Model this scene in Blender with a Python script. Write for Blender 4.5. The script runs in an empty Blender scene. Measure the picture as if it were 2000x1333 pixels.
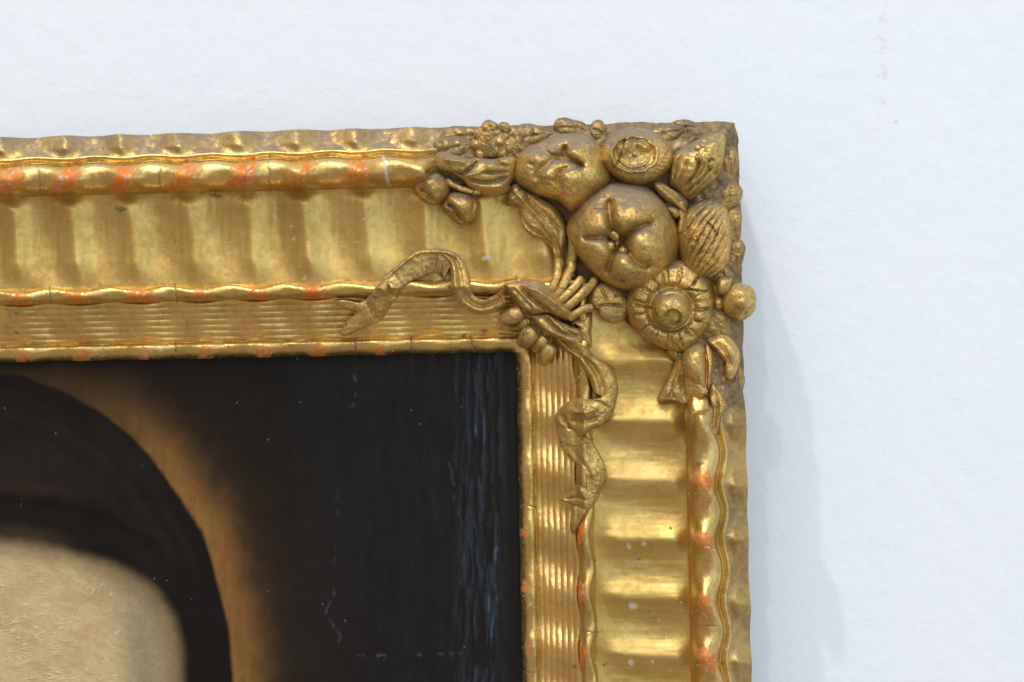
import bpy, math
import numpy as np

# ------------------------------------------------------------------ camera, world, lamps
S = 0.00025          # metres for one unit of the working grid (quarter millimetres)
D = 3500.0           # camera distance from the wall, in grid units

def P(x, y, h):
    """grid point (x right, y down, as seen on the wall) standing h in front of the wall -> world"""
    x = np.asarray(x, float); y = np.asarray(y, float); h = np.asarray(h, float)
    k = (D - h) / D
    return np.stack(np.broadcast_arrays((x - 1000.0) * k * S, -h * S, (666.5 - y) * k * S), -1)

scene = bpy.context.scene
cam = bpy.data.cameras.new('camera'); camo = bpy.data.objects.new('camera', cam)
scene.collection.objects.link(camo)
camo.location = (0, -D * S, 0); camo.rotation_euler = (math.radians(90), 0, 0)
cam.sensor_width = 36.0; cam.lens = 36.0 * D / 2000.0
cam.clip_start = 0.01; cam.clip_end = 100
scene.camera = camo

world = bpy.data.worlds.new('World'); scene.world = world; world.use_nodes = True
world.node_tree.nodes['Background'].inputs[0].default_value = (1.0, 0.82, 0.65, 1)
world.node_tree.nodes['Background'].inputs[1].default_value = 0.42

from mathutils import Vector
TGT = Vector((0.11, -0.04, 0.03))
def lamp(name, kind, direction, dist, energy, color, size=None, size_y=None, aim=None):
    l = bpy.data.lights.new(name, kind); o = bpy.data.objects.new(name, l)
    scene.collection.objects.link(o)
    d = Vector(direction).normalized()
    o.location = TGT + d * dist
    o.rotation_euler = (-d).to_track_quat('-Z', 'Y').to_euler()
    l.energy = energy; l.color = color
    if kind == 'AREA':
        l.shape = 'RECTANGLE'; l.size = size; l.size_y = size_y or size
    else:
        l.shadow_soft_size = size
        if kind == 'SPOT': l.spot_size = math.radians(50); l.spot_blend = 0.6
    return o
# directions are x right, -y towards the viewer, z up
lamp('track_spot_grazing', 'SPOT', (-0.95, -1.0, 2.95), 8.0, 760, (1.0, 0.92, 0.82), 0.07)
lamp('track_spot', 'SPOT', (-0.385, -1.0, 1.35), 7.0, 225, (1.0, 0.92, 0.82), 0.065)
lamp('ceiling_skylight', 'AREA', (-0.15, -1.0, 1.2), 6.0, 235, (0.93, 0.975, 1.0), 7.4, 6.4)
lamp('gallery_window', 'AREA', (0.92, -1.0, 0.15), 6.0, 165, (0.58, 0.85, 1.0), 9.4, 6.8)

vs = scene.view_settings
vs.view_transform = 'Standard'; vs.look = 'None'; vs.gamma = 1.0; vs.use_curve_mapping = False
vs.exposure = 0.05

# ------------------------------------------------------------------ numeric helpers
def hsh(ix, iy, seed):
    n = (ix.astype(np.int64) * 374761393 + iy.astype(np.int64) * 668265263 + seed * 974711) & 0xffffffff
    n = ((n ^ (n >> 13)) * 1274126177) & 0xffffffff
    n = (n ^ (n >> 16)) & 0xffffff
    return n / float(0xffffff)
def vn(x, y, seed=0):
    x = np.asarray(x, float); y = np.asarray(y, float)
    ix = np.floor(x); iy = np.floor(y); fx = x - ix; fy = y - iy
    fx = fx * fx * fx * (fx * (fx * 6 - 15) + 10); fy = fy * fy * fy * (fy * (fy * 6 - 15) + 10)
    a = hsh(ix, iy, seed); b = hsh(ix + 1, iy, seed); c = hsh(ix, iy + 1, seed); d = hsh(ix + 1, iy + 1, seed)
    return (a * (1 - fx) + b * fx) * (1 - fy) + (c * (1 - fx) + d * fx) * fy
def fbm(x, y, seed=0, oct=4):
    v = 0; a = 0.5; t = 0
    for i in range(oct):
        v = v + a * vn(x * 2 ** i + 17.3 * i, y * 2 ** i - 9.1 * i, seed + i); t += a; a *= 0.55
    return v / t
def sm(a, b, x):
    t = np.clip((np.asarray(x, float) - a) / (b - a), 0, 1); return t * t * (3 - 2 * t)
def catmull(pts, closed=False, per=12):
    p = np.asarray(pts, float); n = len(p); out = []
    rng = range(n) if closed else range(n - 1)
    for i in rng:
        if closed: a, b, c, d = p[(i - 1) % n], p[i], p[(i + 1) % n], p[(i + 2) % n]
        else:
            b, c = p[i], p[i + 1]
            a = p[i - 1] if i > 0 else 2 * b - c
            d = p[i + 2] if i + 2 < n else 2 * c - b
        for t in np.linspace(0, 1, per, endpoint=False):
            out.append(0.5 * ((2 * b) + (-a + c) * t + (2 * a - 5 * b + 4 * c - d) * t * t + (-a + 3 * b - 3 * c + d) * t ** 3))
    if not closed: out.append(p[-1])
    return np.array(out)
def resample(p, n, closed=False):
    q = np.vstack([p, p[:1]]) if closed else p
    L = np.r_[0, np.cumsum(np.linalg.norm(np.diff(q[:, :2], axis=0), axis=1))]
    t = np.linspace(0, L[-1], n, endpoint=not closed)
    return np.stack([np.interp(t, L, q[:, k]) for k in range(q.shape[1])], 1)
def polydist(x, y, pts):
    """distance to a polyline and the parameter (0..1) along it"""
    best = np.full(np.shape(x), 1e9); par = np.zeros(np.shape(x))
    n = len(pts) - 1
    for i in range(n):
        ax, ay = pts[i][:2]; bx, by = pts[i + 1][:2]
        dx, dy = bx - ax, by - ay
        t = np.clip(((x - ax) * dx + (y - ay) * dy) / (dx * dx + dy * dy + 1e-9), 0, 1)
        d = np.hypot(x - ax - t * dx, y - ay - t * dy)
        m = d < best
        best = np.where(m, d, best); par = np.where(m, (i + t) / n, par)
    return best, par

# ------------------------------------------------------------------ mesh helpers
def link(name, verts, faces, mat, parent=None, attrs=None, smooth=True, cols=None):
    me = bpy.data.meshes.new(name)
    v = np.asarray(verts, np.float32).reshape(-1, 3); f = np.asarray(faces, np.int32)
    me.vertices.add(len(v)); me.vertices.foreach_set('co', v.ravel())
    k = f.shape[1]
    me.loops.add(f.size); me.loops.foreach_set('vertex_index', f.ravel())
    me.polygons.add(len(f))
    me.polygons.foreach_set('loop_start', np.arange(0, f.size, k, dtype=np.int32))
    me.polygons.foreach_set('loop_total', np.full(len(f), k, np.int32))
    me.polygons.foreach_set('use_smooth', np.full(len(f), smooth, bool))
    me.update(calc_edges=True); me.validate()
    for nm, a in (attrs or {}).items():
        at = me.attributes.new(nm, 'FLOAT', 'POINT'); at.data.foreach_set('value', np.asarray(a, np.float32).ravel())
    if cols is not None:
        at = me.attributes.new('paint', 'FLOAT_COLOR', 'POINT')
        c = np.concatenate([np.asarray(cols, np.float32).reshape(-1, 3), np.ones((len(v), 1), np.float32)], 1)
        at.data.foreach_set('color', c.ravel())
    me.materials.append(mat)
    o = bpy.data.objects.new(name, me); scene.collection.objects.link(o)
    if parent is not None: o.parent = parent
    return o
def gridfaces(n, m, wrap=False, off=0):
    i, j = np.meshgrid(np.arange(n - 1), np.arange(m if wrap else m - 1), indexing='ij')
    j2 = (j + 1) % m
    return np.stack([i * m + j, i * m + j2, (i + 1) * m + j2, (i + 1) * m + j], -1).reshape(-1, 4) + off
def tag(o, label=None, cat=None, kind=None):
    if label: o['label'] = label
    if cat: o['category'] = cat
    if kind: o['kind'] = kind
    return o

# ------------------------------------------------------------------ materials
class NT:
    def __init__(self, name):
        self.m = bpy.data.materials.new(name); self.m.use_nodes = True
        self.t = self.m.node_tree; self.b = self.t.nodes['Principled BSDF']
        tc = self.t.nodes.new('ShaderNodeTexCoord')
        mp = self.t.nodes.new('ShaderNodeMapping'); mp.inputs['Scale'].default_value = (1 / S,) * 3
        self.t.links.new(tc.outputs['Object'], mp.inputs['Vector']); self.co = mp.outputs[0]
    def put(self, sock, v):
        if isinstance(v, bpy.types.NodeSocket): self.t.links.new(v, sock)
        else: sock.default_value = v
    def scaled(self, sx, sy, sz):
        n = self.t.nodes.new('ShaderNodeMapping'); n.inputs['Scale'].default_value = (sx, sy, sz)
        self.t.links.new(self.co, n.inputs['Vector']); return n.outputs[0]
    def noise(self, scale, detail=4, rough=0.55, vec=None, dist=0.0):
        n = self.t.nodes.new('ShaderNodeTexNoise'); n.inputs['Scale'].default_value = scale
        n.inputs['Detail'].default_value = detail; n.inputs['Roughness'].default_value = rough
        n.inputs['Distortion'].default_value = dist
        self.t.links.new(vec or self.co, n.inputs['Vector']); return n.outputs[0]
    def voro(self, scale, feature='F1', vec=None):
        n = self.t.nodes.new('ShaderNodeTexVoronoi'); n.feature = feature; n.inputs['Scale'].default_value = scale
        self.t.links.new(vec or self.co, n.inputs['Vector']); return n.outputs[0]
    def noise_c(self, scale):
        n = self.t.nodes.new('ShaderNodeTexNoise'); n.inputs['Scale'].default_value = scale; n.inputs['Detail'].default_value = 2
        self.t.links.new(self.co, n.inputs['Vector']); return n.outputs[1]
    def mixv(self, v, amt):
        a = self.t.nodes.new('ShaderNodeVectorMath'); a.operation = 'SCALE'; self.t.links.new(v, a.inputs[0]); a.inputs['Scale'].default_value = amt
        b = self.t.nodes.new('ShaderNodeVectorMath'); b.operation = 'ADD'; self.t.links.new(self.co, b.inputs[0]); self.t.links.new(a.outputs[0], b.inputs[1])
        return b.outputs[0]
    def ramp(self, v, a, b, lo=0.0, hi=1.0):
        n = self.t.nodes.new('ShaderNodeMapRange'); n.interpolation_type = 'SMOOTHSTEP'
        self.put(n.inputs[0], v)
        for i, q in zip((1, 2, 3, 4), (a, b, lo, hi)): n.inputs[i].default_value = q
        return n.outputs[0]
    def mix(self, f, a, b):
        n = self.t.nodes.new('ShaderNodeMix'); n.data_type = 'RGBA'
        self.put(n.inputs[0], f)
        for s, v in ((n.inputs[6], a), (n.inputs[7], b)):
            self.put(s, v if isinstance(v, bpy.types.NodeSocket) else (*v, 1))
        return n.outputs[2]
    def math(self, op, a, b=0.0, clamp=False):
        n = self.t.nodes.new('ShaderNodeMath'); n.operation = op; n.use_clamp = clamp
        self.put(n.inputs[0], a); self.put(n.inputs[1], b); return n.outputs[0]
    def attr(self, name, col=False):
        n = self.t.nodes.new('ShaderNodeAttribute'); n.attribute_name = name
        return n.outputs['Color'] if col else n.outputs['Fac']
    def bump(self, hgt, dist, strength=1.0, prev=None):
        n = self.t.nodes.new('ShaderNodeBump'); n.inputs['Strength'].default_value = strength
        n.inputs['Distance'].default_value = dist * S
        self.t.links.new(hgt, n.inputs['Height'])
        if prev is not None: self.t.links.new(prev, n.inputs['Normal'])
        return n.outputs[0]
    def sep(self, i):
        n = self.t.nodes.new('ShaderNodeSeparateXYZ'); self.t.links.new(self.co, n.inputs[0]); return n.outputs[i]
    def done(self, base, rough, metal, normal=None, spec=0.5):
        b = self.b
        self.put(b.inputs['Base Color'], base); self.put(b.inputs['Roughness'], rough)
        self.put(b.inputs['Metallic'], metal); b.inputs['Specular IOR Level'].default_value = spec
        if normal is not None: self.t.links.new(normal, b.inputs['Normal'])
        return self.m

def gilding(name, colA, colB, glaze, glaze_amt, rough, metal=1.0, dust=None, dust_lo=0.5, bump=1.0, worn=True, mott=False):
    """old leaf gilding: two golds, a brown toning glaze in drifts, fly specks, worn red clay and chalk ground"""
    n = NT(name)
    big = n.noise(0.011, 5, 0.6); mid = n.noise(0.06, 5, 0.6, dist=0.6); fine = n.noise(0.45, 4, 0.6)
    base = n.mix(n.ramp(big, 0.35, 0.65), colA, colB)
    base = n.mix(n.ramp(fine, 0.30, 0.75, 0.0, 0.35), base, tuple(c * 1.25 for c in colA))
    g = n.math('MULTIPLY', n.ramp(n.math('ADD', n.math('MULTIPLY', mid, 0.6), n.math('MULTIPLY', big, 0.4)), 0.42, 0.66), glaze_amt)
    if mott:
        g2 = n.math('MULTIPLY', n.ramp(n.noise(0.17, 5, 0.65, dist=1.0), 0.46, 0.62), 0.6)
        g = n.math('MAXIMUM', g, g2)
    base = n.mix(g, base, glaze)
    met = n.math('SUBTRACT', metal, n.math('MULTIPLY', g, 0.55), True)
    rg = n.math('ADD', n.ramp(fine, 0.3, 0.7, rough - 0.06, rough + 0.08), n.math('MULTIPLY', g, 0.12))
    if dust:
        # dust that has settled on the ledges
        ge_ = n.t.nodes.new('ShaderNodeNewGeometry'); sx = n.t.nodes.new('ShaderNodeSeparateXYZ'); n.t.links.new(ge_.outputs['Normal'], sx.inputs[0])
        up = n.ramp(sx.outputs[2], 0.15, 0.85)
        z = n.ramp(n.sep(2), -100.0, 420.0)
        dv = n.math('ADD', n.math('ADD', n.math('MULTIPLY', mid, 0.55), n.math('MULTIPLY', up, 0.34)), n.math('MULTIPLY', z, 0.16))
        dm = n.ramp(dv, dust_lo, dust_lo + 0.26, 0.0, 0.85)
        base = n.mix(dm, base, dust); met = n.math('MULTIPLY', met, n.math('SUBTRACT', 1.0, n.math('MULTIPLY', dm, 0.8)))
        rg = n.math('ADD', rg, n.math('MULTIPLY', dm, 0.25))
    # fly specks and pin holes
    sp = n.ramp(n.voro(0.075), 0.06, 0.10, 1.0, 0.0)
    sp = n.math('MULTIPLY', sp, n.ramp(n.noise(0.03, 2), 0.54, 0.60))
    base = n.mix(n.math('MULTIPLY', sp, 0.8), base, (0.045, 0.028, 0.014))
    met = n.math('MULTIPLY', met, n.math('SUBTRACT', 1.0, sp))
    if mott:      # fine age cracks in the modelled compo
        vd = n.ramp(n.voro(0.026, 'DISTANCE_TO_EDGE', n.mixv(n.noise_c(0.05), 9.0)), 0.012, 0.03, 1.0, 0.0)
        vd = n.math('MULTIPLY', vd, n.ramp(n.noise(0.018, 2), 0.55, 0.62, 0.0, 0.75))
        base = n.mix(vd, base, (0.035, 0.022, 0.012)); met = n.math('MULTIPLY', met, n.math('SUBTRACT', 1.0, vd))
    if worn:
        to = n.attr('tone')
        base = n.mix(to, base, n.mix(n.ramp(mid, 0.4, 0.6), (0.235, 0.165, 0.085), (0.16, 0.118, 0.07)))
        met = n.math('MULTIPLY', met, n.math('SUBTRACT', 1.0, n.math('MULTIPLY', to, 0.45)))
        rg = n.math('ADD', rg, n.math('MULTIPLY', to, 0.15))
        bo, ge, cr = n.attr('bole'), n.attr('gesso'), n.attr('crack')
        base = n.mix(bo, base, n.mix(n.ramp(fine, 0.35, 0.65), (0.58, 0.135, 0.006), (0.66, 0.20, 0.018)))
        base = n.mix(ge, base, (0.62, 0.58, 0.52)); rg = n.math('ADD', rg, n.math('MULTIPLY', bo, 0.25))
        base = n.mix(cr, base, (0.05, 0.03, 0.015))
        nm = n.math('MAXIMUM', n.math('MAXIMUM', n.math('MULTIPLY', bo, 0.92), ge), cr)
        met = n.math('MULTIPLY', met, n.math('SUBTRACT', 1.0, nm, True))
    bp = n.bump(n.noise(0.09, 5, 0.6), 2.2 * bump, 0.5)
    bp = n.bump(fine, 0.4 + 0.4 * bump, 0.5, bp)
    if mott: bp = n.bump(n.noise(0.16, 4, 0.55, dist=0.8), 1.7, 0.5, bp)
    return n.done(base, rg, met, bp)

GOLD = gilding('burnished_gilding', (0.63, 0.437, 0.155), (0.565, 0.377, 0.113), (0.32, 0.20, 0.07), 0.45, 0.41, bump=0.3)
BEAD = gilding('bead_gilding', (0.70, 0.50, 0.19), (0.62, 0.42, 0.14), (0.26, 0.165, 0.06), 0.5, 0.29, bump=0.6)
REED = gilding('reed_gilding', (0.76, 0.53, 0.20), (0.66, 0.44, 0.155), (0.32, 0.19, 0.075), 0.5, 0.38, bump=0.6)
COVE = gilding('cove_gilding', (0.54, 0.375, 0.145), (0.42, 0.285, 0.11), (0.19, 0.13, 0.072), 0.75, 0.38, dust=(0.225, 0.172, 0.132), dust_lo=0.54)
COMPO = gilding('bronzed_compo', (0.78, 0.545, 0.20), (0.60, 0.40, 0.135), (0.155, 0.098, 0.04), 0.75, 0.47, dust=(0.21, 0.17, 0.132), dust_lo=0.50, bump=1.1, mott=True)
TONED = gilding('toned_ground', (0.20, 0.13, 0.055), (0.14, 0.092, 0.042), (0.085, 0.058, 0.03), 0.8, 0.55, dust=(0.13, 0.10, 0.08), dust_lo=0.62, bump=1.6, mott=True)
FILL = gilding('dusty_compo', (0.50, 0.34, 0.13), (0.36, 0.235, 0.09), (0.15, 0.10, 0.05), 0.85, 0.42, dust=(0.17, 0.135, 0.105), dust_lo=0.44, bump=1.4, mott=True)
def wood():
    n = NT('frame_side_wood'); f = n.noise(0.05, 4)
    return n.done(n.mix(f, (0.16, 0.10, 0.05), (0.30, 0.20, 0.10)), 0.6, 0.2)
WOOD = wood()

# ------------------------------------------------------------------ wall
def wall_mat():
    n = NT('painted_plaster')
    a = n.noise(0.004, 3); f = n.noise(0.06, 5, 0.6); g = n.noise(0.02, 4, 0.5)
    base = n.mix(n.ramp(a, 0.35, 0.65), (0.80, 0.870, 0.985), (0.81, 0.878, 0.985))
    x, z = n.sep(0), n.sep(2)
    # rusty drip above right, a few specks and a hairline scratch
    dx = n.math('ABSOLUTE', n.math('SUBTRACT', n.math('ADD', x, n.math('MULTIPLY', n.noise(0.02, 2), 18.0)), 730.0))
    drip = n.math('MULTIPLY', n.ramp(dx, 1.0, 20.0, 1.0, 0.0), n.ramp(z, 380.0, 480.0))
    drip = n.math('MULTIPLY', drip, n.ramp(n.noise(0.05, 4), 0.50, 0.70, 0.0, 0.30))
    base = n.mix(drip, base, (0.50, 0.42, 0.34))
    for px, py, r in ((1750, 238, 6), (1716, 149, 4), (1722, 95, 3), (1552, 655, 3), (1497, 957, 3)):
        ddx = n.math('SUBTRACT', x, px - 1000.0); ddz = n.math('SUBTRACT', z, 666.5 - py)
        d2 = n.math('ADD', n.math('POWER', n.math('MULTIPLY', n.math('SUBTRACT', ddx, n.math('MULTIPLY', ddz, 0.5)), 1.6), 2), n.math('POWER', ddz, 2))
        base = n.mix(n.ramp(d2, 0.2 * r * r, r * r, 0.32, 0.0), base, (0.36, 0.34, 0.33))
    bp = n.bump(f, 1.5, 0.55); bp = n.bump(g, 3.6, 0.55, bp)
    return n.done(base, 0.75, 0.0, bp, 0.3)
W = 6000.0
wv = [(-W * S, 0, -W * S), (W * S, 0, -W * S), (W * S, 0, W * S), (-W * S, 0, W * S)]
wv += [(x, 0.1, z) for x, _, z in wv]
tag(link('wall', wv, [(0, 1, 2, 3), (4, 7, 6, 5), (0, 4, 5, 1), (1, 5, 6, 2), (2, 6, 7, 3), (3, 7, 4, 0)], wall_mat(), smooth=False),
    'white painted plaster wall behind the gilt frame', kind='structure')

# ------------------------------------------------------------------ frame rails
BANDS = [('inner_bead', 0, 31), ('reeded_band', 31, 112), ('middle_bead', 112, 145), ('fluted_panel', 145, 325),
         ('outer_bead', 325, 387), ('fillet', 387, 402), ('outer_cove', 402, 441)]
BMAT = dict(inner_bead=BEAD, reeded_band=REED, middle_bead=BEAD, fluted_panel=GOLD, outer_bead=BEAD, fillet=BEAD, outer_cove=COVE)
H_PAINT = 92.0
def yin(x): return 708.5 - 0.0203 * x
def yout(x): return 271.0 - 0.0243 * x
def xin(y): return 1008.5 + 0.0187 * (y - 690)
def xout(y): return 1441.5 + 0.0232 * (y - 240)
XI, YI = 1008.4, 688.1
XO, YO = 1441.4, 236.0

def rnd(s, a, b, hgt):
    t = np.clip((s - (a + b) / 2) / ((b - a) / 2), -1, 1); return hgt * np.sqrt(np.maximum(0, 1 - t * t))
def profile(s):
    h = np.interp(s, [0, 31, 112, 145, 160, 230, 310, 325, 331, 387, 392, 401, 412, 424, 434, 441],
                     [102, 118, 160, 168, 163, 158, 166, 164, 176, 190, 186, 190, 177, 167, 159, 152])
    h = np.where((s > 145) & (s < 325), 168 - 4 * (s - 145) / 180 - 8 * np.sin(np.pi * np.clip((s - 145) / 180, 0, 1)) ** 1.2, h)
    h = h + np.where(s <= 31, rnd(s, 0, 31, 17), 0)
    rb = (s > 31) & (s < 112)
    h = h + np.where(rb, -9 * np.sin(np.pi * (s - 31) / 81) + 1.9 * np.abs(np.sin(np.pi * (s - 31) / 11.57)) ** 0.8, 0)
    h = h + np.where((s >= 112) & (s <= 145), rnd(s, 112, 145, 20), 0)
    h = h + np.where((s >= 329) & (s <= 387), rnd(s, 329, 387, 36), 0)
    h = h + np.where((s >= 389) & (s <= 402), rnd(s, 389, 402, 6), 0)
    return h
def ripple(q): return 1 - np.sqrt(np.sin(np.pi * q) ** 2 + 0.03)
def ripsoft(q): return 0.5 + 0.5 * np.cos(2 * np.pi * q)

def rail(which):
    sv = np.unique(np.concatenate([np.linspace(0, 31, 18), np.linspace(31, 112, 71), np.linspace(112, 145, 18), np.linspace(145, 325, 76),
                                   np.linspace(325, 387, 32), np.linspace(387, 402, 10), np.linspace(402, 441, 22)]))
    if which == 'top':
        lo, n = -430.0, 760
    else:
        lo, n = 1790.0, 640
    f = np.linspace(0, 1, n)
    s = np.repeat(sv[:, None], n, 1)
    u = s / 441.0
    # the mitre runs straight from sight corner to outer corner
    xm = XI + (XO - XI) * u; ym = YI + (YO - YI) * u
    if which == 'top':
        x = lo + f[None, :] * (xm - lo); y = yin(x) + (yout(x) - yin(x)) * u
        t = x; pitch, t0, skew = 114.3, 129.0, 0.115
        q = (t - t0 - skew * (360 - s)) / pitch
        edge = np.clip((xm - x) / 60, 0, 1)
        far = 1 - sm(825, 872, x); flt = 1 - sm(1085, 1130, x)
        rr = XI - 16
        y = y + np.where(x > rr, 16 - np.sqrt(np.maximum(0, 256 - np.clip(x - rr, 0, 16) ** 2)), 0) * np.clip(1 - s / 30, 0, 1) * 0.8
    else:
        y = lo + f[None, :] * (ym - lo); x = xin(y) + (xout(y) - xin(y)) * u
        t = y; pitch, t0, skew = 114.8, 1056.0, -0.05
        q = (t - t0 - skew * (360 - s)) / pitch
        edge = np.clip((y - ym) / 60, 0, 1)
        far = sm(765, 815, y); flt = sm(640, 690, y)
        rr = YI + 16
        x = x - np.where(y < rr, 16 - np.sqrt(np.maximum(0, 256 - np.clip(rr - y, 0, 16) ** 2)), 0) * np.clip(1 - s / 30, 0, 1) * 0.8
    # the hand: waves are not quite regular
    seed = 3 if which == 'top' else 8
    q = q + 0.16 * (fbm(t / 150, s / 160, seed, 2) - 0.5)
    qi = np.round(q); qf = q - qi
    amp_i = 0.7 + 0.6 * hsh(qi, qi * 0 + 1, seed)
    rw = ((s > 36) & (s < 107)) * 2.6 * (fbm(t / 70, s / 40, seed + 15, 2) - 0.5)
    h = profile(s + rw)
    soft = ripsoft(q); shp = ripple(q)
    tap = sm(140, 196, s) * (1 - sm(296, 330, s))
    al, ac = (y, x) if which == 'top' else (x, y)
    h = h + 17 * shp * tap * flt * amp_i + 2.4 * (fbm(ac / 16, al / 150, seed + 13, 3) - 0.5) * tap
    hb = 11.0 * soft * edge
    h = h + np.where(s <= 31, hb * 0.9, 0) + np.where((s > 112) & (s < 145), 13.0 * soft * edge * np.sin(np.pi * (s - 112) / 33), 0)
    h = h + np.where((s > 31) & (s <= 112), 17.0 * soft * edge * np.sin(np.pi * (s - 31) / 81) ** 0.5, 0)
    h = h + np.where((s > 325) & (s < 387), 21.0 * soft ** 1.4 * np.sin(np.pi * np.clip((s - 325) / 62, 0, 1)) * far, 0)
    h = h + np.where(s >= 387, (3 * soft + 24.0 * sm(398, 420, s) * shp) * far * sm(387, 393, s), 0)
    # under the fruit the outer mouldings give way to lumpy modelled ground
    lump = 16 * (fbm(x / 38, y / 38, 21, 3) - 0.5) + 7 * (fbm(x / 14, y / 14, 25, 2) - 0.5)
    ground = np.interp(s, [300, 325, 360, 400, 425, 441], [164, 172, 188, 190, 184, 170]) + lump
    wc = (1 - far) * sm(318, 334, s)
    h = h * (1 - wc) + ground * wc
    h = h + np.where((s > 145) & (s < 325), 0.5, 1.2) * (fbm(x / 22, y / 22, 31, 3) - 0.5) * 2
    # wandering outer edge, chipped corner tip
    we = sm(400, 441, s)
    wob = (3.0 * soft * far + 3.0 * (fbm(t / 60, t * 0 + 2.5, seed, 3) - 0.5) + 7 * (1 - far) * (fbm(t / 24, t * 0 + 6.5, seed + 4, 3) - 0.5)) * we
    tip = np.exp(-(((x - XO) ** 2 + (y - YO) ** 2) / 22.0 ** 2)) * we
    wob = wob * (1 - np.exp(-(((x - XO) ** 2 + (y - YO) ** 2) / 30.0 ** 2)))
    x, y = x - 7 * tip, y + 4 * tip
    if which == 'top': y = y - wob
    else: x = x + wob
    lat = edge * ((6.5 if which == 'right' else 4.0) * (soft - 0.5) * np.exp(-((s - 128) / 20) ** 2) + 2.0 * (soft - 0.5) * np.exp(-((s - 8) / 14) ** 2) + (10.0 if which == 'right' else 5.0) * (soft - 0.5) * far * np.exp(-((s - 385) / 34) ** 2))
    if which == 'top': y = y + lat
    else: x = x - lat
    # ---- wear
    bole = np.zeros_like(h); gesso = np.zeros_like(h); crack = np.zeros_like(h)
    nz = fbm(x / 9, y / 9, 41, 4); nz2 = fbm(x / 5, y / 5, 47, 3)
    dxp = qf * pitch
    for (a, b, wx, wy, sl, k) in ((0, 31, 17, 14, 0.0, 0.9), (112, 145, 24, 14, -0.5, 1.0), (329, 387, 24, 30, 0.55, 1.0)):
        c = (a + b) / 2 - (5 if a < 200 else 0)
        if which == 'right': wx *= 0.8; sl = sl * 0.6; c += (-5 if a == 112 else (2 if a > 300 else -2)); wy *= 0.72
        band = (s >= a) & (s <= b)
        rk = (0.25 if (which == 'right' and a == 0) else 0.6) + 0.7 * hsh(qi, qi * 0 + a, seed + 5); off = 14 * (hsh(qi, qi * 0 + a + 7, seed + 6) - 0.5)
        m = 1 - ((dxp - off - sl * (s - c)) / wx) ** 2 - ((s - c) / wy) ** 2 + 2.6 * (nz - 0.5) + 2.2 * (fbm((x + 0.4 * y) / 7, (y - 0.4 * x) / 20, 43, 3) - 0.5)
        m = sm(-0.35, 0.6, m - (1 - rk) * 0.9) * k * (0.80 + 0.2 * sm(0.40, 0.58, fbm(x / 4.5, y / 4.5, 49, 3)))
        if which == 'top': m = m * (1 - sm(640 if a == 112 else 745, 660 if a == 112 else 765, t))
        else: m = m * sm(905 if a > 300 else 1000, 935 if a > 300 else 1030, t)
        bole = np.where(band, m, bole)
        fl = 0.8 * sm(0.68, 0.76, nz2) * sm(0.3, 0.9, m)
        gesso = np.where(band, np.maximum(fl * 0.8, sm(0.74, 0.80, nz2) * (np.abs(qf) < 0.3) * sm(-1.2, -0.2, -((dxp - 24) / 22) ** 2)), gesso)
        # hairline cracks across the beads, between the waves
        for kk in range(-6, 14):
            r1 = hsh(np.array([kk]), np.array([a]), seed + 9)[0]; r2 = hsh(np.array([kk]), np.array([a + 3]), seed + 9)[0]
            if r1 < (0.3 if which == 'top' else 0.6): continue
            qc = kk + 0.5 + (r2 - 0.5) * 0.3
            d = np.abs((q - qc) * pitch + 3.5 * (fbm(s / 12, s * 0 + kk, seed, 2) - 0.5) * 2)
            line = (1 - sm(0.5, 1.7, d)) * band * sm(0.30, 0.55, fbm(s / 11, s * 0 + kk * 3.3, seed + 2, 2))
            white = (a > 300) and (kk in (2, 4, 5)) and which == 'top'
            if white: gesso = np.maximum(gesso, (1 - sm(1.0, 2.6, d)) * band * sm(0.3, 0.5, fbm(s / 14, s * 0 + kk, seed, 2) + 0.25 * sm(340, 370, s)))
            else: crack = np.maximum(crack, line * 0.85)
            h = h - 1.5 * line
    # chalk knocks in the flutes, dirty clumps
    fp = (s > 150) & (s < 318)
    kn = sm(0.84, 0.87, fbm(x / 11, y / 11, 61, 3)) * fp
    gesso = np.maximum(gesso, kn * 0.7)
    if which == 'right':
        for (px, py, r) in ((1228, 1067, 6), (1258, 1063, 6), (1237, 1184, 9), (1233, 1294, 6), (1274, 1292, 4)):
            gesso = np.maximum(gesso, 0.75 * (1 - sm(0.5, 1.1, np.hypot(x - px, (y - py)) / r + (nz2 - 0.5) * 1.4)))
        for (px, py, r) in ((1310, 1031, 5), (1247, 1092, 5), (1269, 1195, 4), (1182, 1298, 6), (1122, 1302, 8), (1365, 905, 9)):
            crack = np.maximum(crack, 0.75 * (1 - sm(0.5, 1.1, np.hypot(x - px, (y - py) * 1.3) / r + (nz2 - 0.5) * 1.8)))
    else:
        for (px, py, r) in ((574, 466, 4), (569, 442, 3), (952, 503, 6), (945, 505, 5)):
            gesso = np.maximum(gesso, 0.8 * (1 - sm(0.5, 1.1, np.hypot(x - px, (y - py)) / r + (nz2 - 0.5) * 1.2)))
        for (px, py, r) in ((235, 410, 8), (420, 382, 9), (33, 612, 4), (32, 650, 4), (945, 647, 6), (830, 378, 5), (905, 655, 5)):
            crack = np.maximum(crack, 0.7 * (1 - sm(0.4, 1.1, np.hypot((x - px) * 0.7, (y - py) * 1.3) / r + (nz2 - 0.5) * 1.8)))
    co = P(x, y, h)
    return sv, co, dict(bole=bole, gesso=gesso, crack=crack, tone=wc * 0.9)

frame = bpy.data.objects.new('picture_frame', None); scene.collection.objects.link(frame)
tag(frame, 'carved and gilded picture frame with fruit and ribbon corner on the white wall', 'picture frame')

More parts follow.
